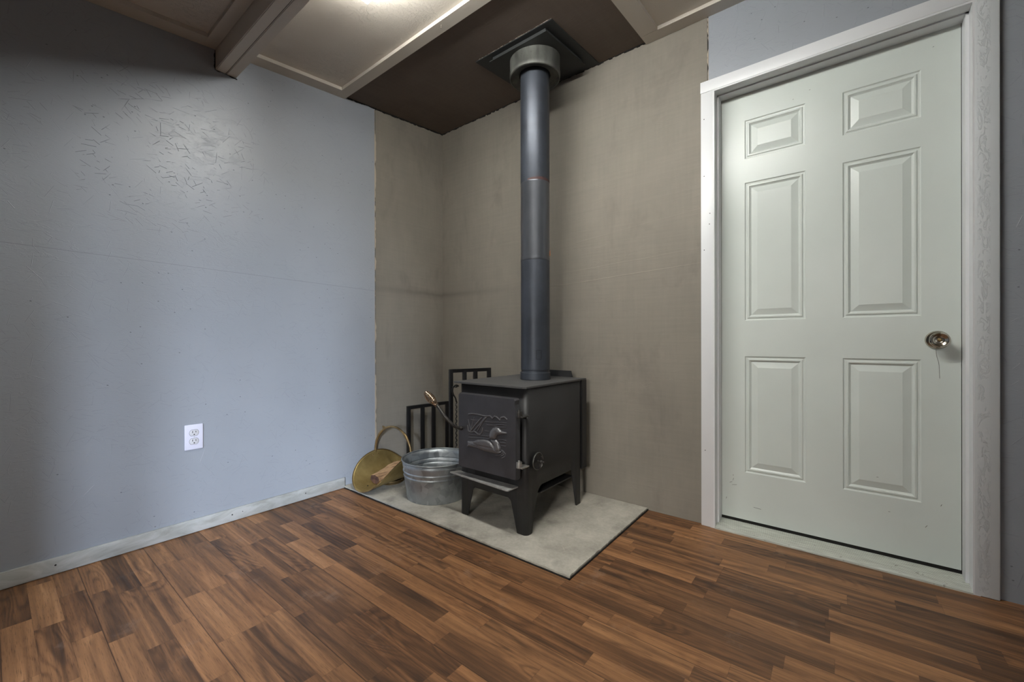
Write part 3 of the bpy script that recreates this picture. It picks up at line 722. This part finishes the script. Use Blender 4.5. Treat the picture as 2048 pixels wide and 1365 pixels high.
# handle with coil grip
hp = smooth_path([(-1.437, DY, .458), (-1.440, 1.408, .462), (-1.452, 1.385, .478), (-1.490, 1.365, .521), (-1.524, 1.358, .5585), (-1.540, 1.356, .572)], 6)
bm = B(); tube(bm, hp, .0078, 12); hd = obj('handle', bm, 'rod', sd)
bm = B(); bmesh.ops.create_icosphere(bm, subdivisions=3, radius=.011, matrix=Matrix.Translation((-1.438, DY - .008, .4585))); obj('handle_pivot', bm, 'rod', sd)
bm = B(); ax0 = Vector((-1.532, 1.357, .566)); ax1 = Vector((-1.614, 1.350, .627)); d = (ax1 - ax0).normalized(); u = d.cross(Vector((0, 1, 0))).normalized(); v = d.cross(u)
Lh = (ax1 - ax0).length; pts = []
turns, K = 15, 15 * 16
for i in range(K + 1):
    t = i / K; r = .0095 + .0105 * sin(pi * min(1, max(0, (t - .18) / .82)) ** .9) ** 1.0 if t > .18 else .0095
    if t > .96: r *= .75
    a = 2 * pi * turns * t; pts.append(ax0 + d * Lh * t + (u * cos(a) + v * sin(a)) * r)
tube(bm, pts, .0016, 6); obj('coil_grip', bm, 'spring', hd)
# hinges
for z0, z1, lug in ((.549, .574, .552), (.326, .352, .330)):
    bm = B()
    lathe(bm, [(0, z1 - .002), (.007, z1 - .002), (.009, z1), (.0125, z1), (.013, z1 - .003), (.013, z0), (0, z0)], (-1.098, DY + .012, 0), 'z', 24)
    lathe(bm, [(0, z1 + .006), (.0045, z1 + .006), (.0052, z1 + .003), (.0052, z1 - .003)], (-1.098, DY + .012, 0), 'z', 12)
    obj('hinge_barrel', bm, 'bolt' if z0 < .4 else 'rod', st)
    bm = B(); box(bm, -1.112, -1.076, DY + .004, SF + .004, lug - .006, lug, .0015); obj('hinge_lug', bm, 'bolt' if z0 < .4 else 'rod', st)
# spin draft on the side
DC = (SR, 1.548, .336)
dr = None
bm = B(); lathe(bm, [(0, 0), (.012, 0), (.012, .010), (.036, .010), (.0385, .012), (.0385, .016), (.036, .018), (.031, .016), (.018, .014), (0, .014)], DC, 'x', 40)
dr = obj('draft_knob', bm, 'stove', st)
bm = B(); lathe(bm, [(.0362, .0170), (.0385, .0195), (.0400, .0170), (.0385, .0120)], DC, 'x', 40); obj('rim', bm, 'collar', dr)
bm = B(); tube(bm, [(SR + .012, DC[1], DC[2]), (SR + .052, DC[1], DC[2])], .0045, 10)
for s in (-1, 1):
    M4 = Matrix.Translation((SR + .034, DC[1] + s * .006, DC[2] + s * .014)) @ Matrix.Rotation(s * .35, 4, 'X') @ Matrix.Diagonal((.010, .0025, .013, 1))
    bmesh.ops.create_icosphere(bm, subdivisions=2, radius=1.0, matrix=M4)
bmesh.ops.create_icosphere(bm, subdivisions=2, radius=.0085, matrix=Matrix.Translation((SR + .034, DC[1], DC[2])))
obj('wing_nut', bm, 'rod', dr)

# ------------------------------------------------------------------ stove pipe and ceiling support
PX, PY = -1.270, 1.812
sp_ = thing('stove_pipe', 'tall black stove pipe rising from the stove top to the ceiling', 'pipe', (PX, PY, .677))
bm = B(); lathe(bm, [(.078, .677), (.0805, .679), (.0805, .714), (.078, .716), (.0745, .716), (.0745, .728), (.077, .729), (.0775, .735), (.077, .741), (.0765, 1.309), (.0745, 1.311)], (PX, PY, 0), 'z', 64); lo = obj('lower_section', bm, 'pipe', sp_)
bm = B(); lathe(bm, [(.0745, 1.300), (.0775, 1.303), (.0782, 1.309), (.0772, 1.316), (.0764, 1.322), (.0762, 1.706), (.0772, 1.710), (.0762, 1.714)], (PX, PY, 0), 'z', 64); mi = obj('middle_section', bm, 'pipe_shiny', sp_)
mi['label'] = 'shinier burnished middle pipe section'
bm = B(); lathe(bm, [(.0758, 1.709), (.0768, 1.712), (.0768, 2.335)], (PX, PY, 0), 'z', 64); obj('upper_section', bm, 'pipe', sp_)
bm = B()
for i in range(40):
    a = radians(-85) + radians(110) * i / 40; z_ = 1.716
    hgt = .004 + .010 * abs(sin(i * 1.7)) * sin(pi * i / 40)
    p = [(PX + .0771 * cos(b), PY + .0771 * sin(b), zz) for b, zz in ((a, z_ - .003), (a + radians(2.9), z_ - .003), (a + radians(2.9), z_ + hgt), (a, z_ + hgt))]
    quad(bm, p)
obj('rust_ring', bm, 'rust', sp_)
bm = B(); box(bm, -.004, .004, -.0015, .0015, -.014, .014, .0008, Matrix.Translation((PX + .0655, PY + .0430, 1.345)) @ Matrix.Rotation(radians(-50), 4, 'Z')); obj('copper_tab', bm, 'copper', sp_)
bm = B()
def onp(ang, z): return (PX + .0772 * cos(ang), PY + .0772 * sin(ang), z)
a0, a1 = radians(-52), radians(-32)
lp = [onp(a0 + (a1 - a0) * i / 6, .832) for i in range(7)] + [onp(a1, .79)] + [onp(a1 + (a0 - a1) * i / 6, .786) for i in range(7)]
tube(bm, lp, .0008, 4, closed=True); obj('stamped_square', bm, 'dark', sp_)

cs = thing('chimney_support', 'square dark metal chimney support with round collar on the ceiling', 'chimney support', (PX, PY, ceil_z(PY)))
def frame_slab(bm, x0, x1, y0, y1, ob, ot): slab(bm, x0, x1, y0, y1, ob, ot)
bm = B(); slab(bm, -1.535, -1.052, 1.636, 2.126, .009, .0035); obj('flashing_plate', bm, 'flash', cs)
bm = B()
x0, x1, y0, y1 = -1.452, -1.094, 1.655, 2.040
slab(bm, x0, x1, y0, y1, .034, .030)
slab(bm, x0 + .012, x1 - .012, y0 + .012, y1 - .012, .030, .009)
obj('trim_plate', bm, 'flash', cs)
bm = B()
nn = 72; rings = []
prof = [(.0785, 2.300), (.081, 2.302), (.083, 2.288), (.120, 2.280), (.126, 2.276), (.1285, 2.272), (.1335, 2.274), (.1345, 2.280), (.1345, 2.296), (.1325, 2.300), (.1325, None)]
for r, h in prof:
    rings.append([bm.verts.new((PX + r * cos(2 * pi * k / nn), PY + r * sin(2 * pi * k / nn), h if h else ceil_z(PY + r * sin(2 * pi * k / nn)) - .034)) for k in range(nn)])
for a, b in zip(rings, rings[1:]):
    for k in range(nn): bm.faces.new((a[k], a[(k + 1) % nn], b[(k + 1) % nn], b[k]))
cl_ = obj('collar', bm, 'collar', cs); cl_['label'] = 'dull galvanised collar'
bm = B(); rnd = random.Random(5)      # uneven caulk bead along the front edge
tube(bm, [(-1.535 + .483 * i / 90, 1.6345 + rnd.uniform(-.001, .001), ceil_z(1.6345) - .0035) for i in range(91)], [max(.0004, rnd.uniform(-.0012, .0024)) for i in range(91)], 5)
obj('caulk_bead', bm, 'chip', cs)

# ------------------------------------------------------------------ galvanised bucket
bx, by, bz = -1.793, 1.588, HZ + .0015
bk = thing('metal_bucket', 'round galvanised metal tub standing between the brass log holder and stove', 'bucket', (bx, by, bz))
RT, RB, HB = .194, .165, .212
def rad(h): return RB + (RT - RB) * h / HB
bm = B()
pr = [(0.0, .006), (RB - .004, .006), (RB - .002, .0), (RB + .002, .0), (RB + .003, .005), (rad(.02), .02)]
def rib(h): return [(rad(h - .006), h - .006), (rad(h - .003) + .002, h - .003), (rad(h) + .0034, h), (rad(h + .003) + .002, h + .003), (rad(h + .006), h + .006)]
pr += [(rad(.06), .06), (rad(.11), .11)] + rib(.128) + rib(.152) + [(rad(.18), .18), (RT - .001, HB - .006)]
lathe(bm, pr, (bx, by, bz), 'z', 96)
o = obj('tub', bm, 'galv', bk); solidify(o, .0012, 1)
bm = B(); tube(bm, [(bx + (RT + .001) * cos(2 * pi * i / 96), by + (RT + .001) * sin(2 * pi * i / 96), bz + HB - .003) for i in range(96)], .0036, 10, closed=True); obj('rim', bm, 'galv', bk)
e1 = radians(-105)
for a in (e1, e1 + pi):
    bm = B(); c_ = Vector((bx + (RT + .003) * cos(a), by + (RT + .003) * sin(a), bz + HB - .028)); tg = Vector((-sin(a), cos(a), 0))
    tube(bm, [c_ + tg * .010 * cos(t) + Vector((0, 0, .016)) * sin(t) for t in [pi * 2 * i / 20 for i in range(20)]], .0018, 6, closed=True); obj('ear', bm, 'galv', bk)
bm = B(); pts = []
for i in range(41):
    t = i / 40; a = e1 + pi * t; rr = RT + .005 + .012 * sin(pi * t); pts.append((bx + rr * cos(a), by + rr * sin(a), bz + HB - .012 - .006 * sin(pi * t)))
tube(bm, pts, .0021, 8); obj('bail', bm, 'galv', bk)
bm = B()
a = radians(-118); tube(bm, [(bx + (rad(h) + .0005) * cos(a), by + (rad(h) + .0005) * sin(a), bz + h) for h in (.005, .05, .12, .2)], .0014, 6); obj('side_seam', bm, 'galv', bk)

# ------------------------------------------------------------------ brass log holder
SP = (-2.165, 1.556, .092, .25, .24, .157, -.12, .023, .030)
def scut(s, t, off=0.0):
    cx, cy, yw, A, Bq, Rr, k, rl, z0 = SP
    rr = Rr + off
    lx = rr * sin(s / Rr); lz = Rr - rr * cos(s / Rr)
    x2 = lx * cos(rl) - (lz - Rr) * sin(rl); z2 = lx * sin(rl) + (lz - Rr) * cos(rl) + Rr + k * t * t + z0
    return Vector((cx + x2 * cos(yw) - t * sin(yw), cy + x2 * sin(yw) + t * cos(yw), z2))
sk = thing('log_holder', 'curved brass log holder with a tall hoop handle beside the left wall', 'log holder', (SP[0], SP[1], HZ))
bm = B(); NR, NT = 22, 96; rings = []
ctr = bm.verts.new(scut(0, 0))
for i in range(1, NR + 1):
    r = i / NR; rings.append([bm.verts.new(scut(SP[3] * r * sin(2 * pi * k / NT), SP[4] * r * cos(2 * pi * k / NT))) for k in range(NT)])
for k in range(NT): bm.faces.new((ctr, rings[0][k], rings[0][(k + 1) % NT]))
for a, b in zip(rings, rings[1:]):
    for k in range(NT): bm.faces.new((a[k], b[k], b[(k + 1) % NT], a[(k + 1) % NT]))
o = obj('tray', bm, 'brass', sk); solidify(o, .0015, 0)
bm = B(); tube(bm, [scut(SP[3] * sin(2 * pi * k / 120), SP[4] * cos(2 * pi * k / 120)) for k in range(120)], .0027, 8, closed=True); obj('rolled_rim', bm, 'brass_dark', sk)
bm = B()
f0 = SP[0]; f1 = SP[1]
ringpts = lambda r, z: [(f0 + r * 1.0 * cos(2 * pi * k / 40), f1 + r * 1.25 * sin(2 * pi * k / 40), z) for k in range(40)]
R_ = [[bm.verts.new(p) for p in ringpts(r, z)] for r, z in ((.055, HZ), (.058, HZ + .004), (.050, HZ + .012), (.050, HZ + .018))]
for a, b in zip(R_, R_[1:]):
    for k in range(40): bm.faces.new((a[k], a[(k + 1) % 40], b[(k + 1) % 40], b[k]))
bm.faces.new(R_[0][::-1]); obj('foot', bm, 'brass_dark', sk)
L_ = scut(-SP[3] * .93, 0, .004); Rr_ = scut(SP[3] * .93, 0, .004)
L2 = scut(-SP[3] * 1.0, 0, .004); R2 = scut(SP[3] * 1.0, 0, .004)
mid = (L2 + R2) / 2; hv = (R2 - L2) / 2; H_ = .352 - mid.z
arcp = [L_] + [mid - hv * cos(pi * i / 36) + Vector((0, 0, H_)) * sin(pi * i / 36) for i in range(37)] + [Rr_]
rads = [.0045] + [.0058 + .0018 * abs(cos(pi * i / 36)) + (.002 if abs(i - 9) < 2 or abs(i - 27) < 2 else 0) for i in range(37)] + [.0045]
bm = B(); tube(bm, arcp, rads, 12); hn = obj('hoop_handle', bm, 'brass_dark', sk)
bm = B()
q = mid - hv * cos(pi * 12.5 / 36) + Vector((0, 0, H_ * sin(pi * 12.5 / 36)))
for dx, dz, sx, sz, an in ((-.010, .010, .016, .006, .1), (0, -.004, .008, .010, .5), (-.014, .002, .010, .005, .8)):
    bmesh.ops.create_icosphere(bm, subdivisions=2, radius=1, matrix=Matrix.Translation(q + Vector((dx, 0, dz))) @ Matrix.Rotation(an, 4, 'Y') @ Matrix.Diagonal((sx, .005, sz, 1)))
obj('leaf_ornament', bm, 'brass_dark', hn)
for s, t in ((-.225, -.025), (-.225, .012), (.225, -.02)):
    bm = B(); bmesh.ops.create_icosphere(bm, subdivisions=2, radius=.0035, matrix=Matrix.Translation(scut(s, t, -.002))); obj('rivet', bm, 'spring', sk)
bm = B(); bmesh.ops.create_icosphere(bm, subdivisions=2, radius=.0042, matrix=Matrix.Translation(scut(-.03, -.165, -.0005))); obj('screw', bm, 'dark', sk)

# split log lying in it
P1, P2 = Vector((-2.160, 1.426, .063)), Vector((-2.220, 1.660, .086))
ax = (P2 - P1); Ll = ax.length; ax.normalize(); up = Vector((0, 0, 1)); sdv = ax.cross(up).normalized(); upv = sdv.cross(ax)
bm = B(); rnd = random.Random(2)
sec = [(-.035, -.006), (-.012, -.026), (.014, -.029), (.035, -.010), (.030, .012), (.004, .024), (-.026, .021)]
rg = []
for i in range(9):
    t = i / 8; row = []
    for (a, b) in sec:
        k = 1 + rnd.uniform(-.05, .05); bulge = (.006 if 4 < i < 8 and b > .02 else 0)
        row.append(bm.verts.new(P1 + ax * (Ll * t) + sdv * a * k * (.95 if i in (0, 8) else 1) + upv * (b * k + bulge)))
    rg.append(row)
for a, b in zip(rg, rg[1:]):
    for k in range(len(sec)): bm.faces.new((a[k], a[(k + 1) % len(sec)], b[(k + 1) % len(sec)], b[k]))
f1_ = bm.faces.new(rg[0][::-1]); f2_ = bm.faces.new(rg[-1]); f1_.material_index = 1; f2_.material_index = 1
tag(obj('firewood_log', bm, ('wood', 'wood_end'), loc=tuple(P1)), 'short split piece of firewood lying in the brass log holder', 'firewood')

# ------------------------------------------------------------------ black log rack (low end, tall end, joined by floor rails)
lr = thing('log_rack', 'black metal log rack with barred ends in the corner behind the tub', 'log rack', (-2.05, 1.93, HZ))
A0, A1 = Vector((-2.283, 1.768, 0)), Vector((-2.252, 2.090, 0))
B0, B1 = Vector((-1.900, 1.795, 0)), Vector((-1.815, 2.056, 0))
def end_frame(p0, p1, top):
    r_ = .0150; zt = top - .010
    for zz in (zt, .07):
        bm = B(); tube(bm, [p0 + Vector((0, 0, zz)), p1 + Vector((0, 0, zz))], r_, 4, square=True); obj('cross_rail', bm, 'iron', lr)
    for i in range(4):
        f = (0.0, .345, .63, 1.0)[i]; p = p0.lerp(p1, f)
        d_ = (p1 - p0).normalized(); hw = .0108
        z0 = HZ if i in (0, 3) else .07
        bm = B(); ang = math.atan2(d_.y, d_.x)
        box(bm, -hw, hw, -hw, hw, z0, zt + (.0105 if i in (0, 3) else 0), .001, Matrix.Translation(p) @ Matrix.Rotation(ang, 4, 'Z')); obj('upright_bar', bm, 'iron', lr)
end_frame(A0, A1, .440); end_frame(B0, B1, .703)
for a, b in ((A0.lerp(A1, .45), B0.lerp(B1, .45)), (A1, B1)):
    bm = B(); tube(bm, [a + Vector((0, 0, .07)), b + Vector((0, 0, .07))], .0150, 4, square=True); obj('floor_rail', bm, 'iron', lr)
bm = B(); tube(bm, [(-1.900, 1.795, .596), (-1.866, 1.797, .596), (-1.852, 1.797, .596), (-1.846, 1.797, .606)], .004, 8); obj('tool_hook', bm, 'iron', lr)
# poker hanging there
bm = B(); kx, ky = -1.858, 1.800
tube(bm, smooth_path([(kx + .003, ky + .017, .600), (kx, ky + .003, .607), (kx - .002, ky - .017, .602), (kx - .004, ky - .029, .582), (kx - .002, ky - .023, .552), (kx, ky - .007, .528), (kx, ky, .505)], 6), .0042, 8)
pts = []; K = 220
for i in range(K + 1):
    t = i / K; pts.append((kx + .0030 * cos(i * .42), ky + .0030 * sin(i * .42), .505 - t * .43))
tube(bm, pts, .0036, 6)
tube(bm, smooth_path([(kx, ky, .075), (kx + .002, ky, .05), (kx + .012, ky, .030), (kx + .022, ky, .034)], 4), [.0044] * 12 + [.002], 8)
tag(obj('fireplace_poker', bm, 'iron', loc=(-1.858, 1.800, .03)), 'thin black twisted fireplace poker hanging beside the stove', 'poker')

# ------------------------------------------------------------------ ceiling light fixture
fx = thing('ceiling_light', 'long white fluorescent ceiling light at the top edge', 'ceiling light', (-.88, .923, ceil_z(.923)))
FX0, FX1, FY0, FY1 = -1.500, -.28, .878, .968
bm = B(); slab(bm, FX0 + .002, FX1 - .002, FY0 + .004, FY1 - .004, .022, .0); obj('housing', bm, 'outlet', fx)
bm = B()
zc = 2.248
vs = [bm.verts.new(p) for x in (FX0, FX1) for p in ((x, FY0, ceil_z(FY0) - .0225), (x, FY0 + .012, zc), (x, FY1 - .006, zc), (x, FY1, ceil_z(FY1) - .0225))]
for q in ((0, 1, 2, 3), (7, 6, 5, 4), (0, 4, 5, 1), (1, 5, 6, 2), (2, 6, 7, 3), (3, 7, 4, 0)): bm.faces.new([vs[i] for i in q])
obj('lens', bm, 'lens', fx)
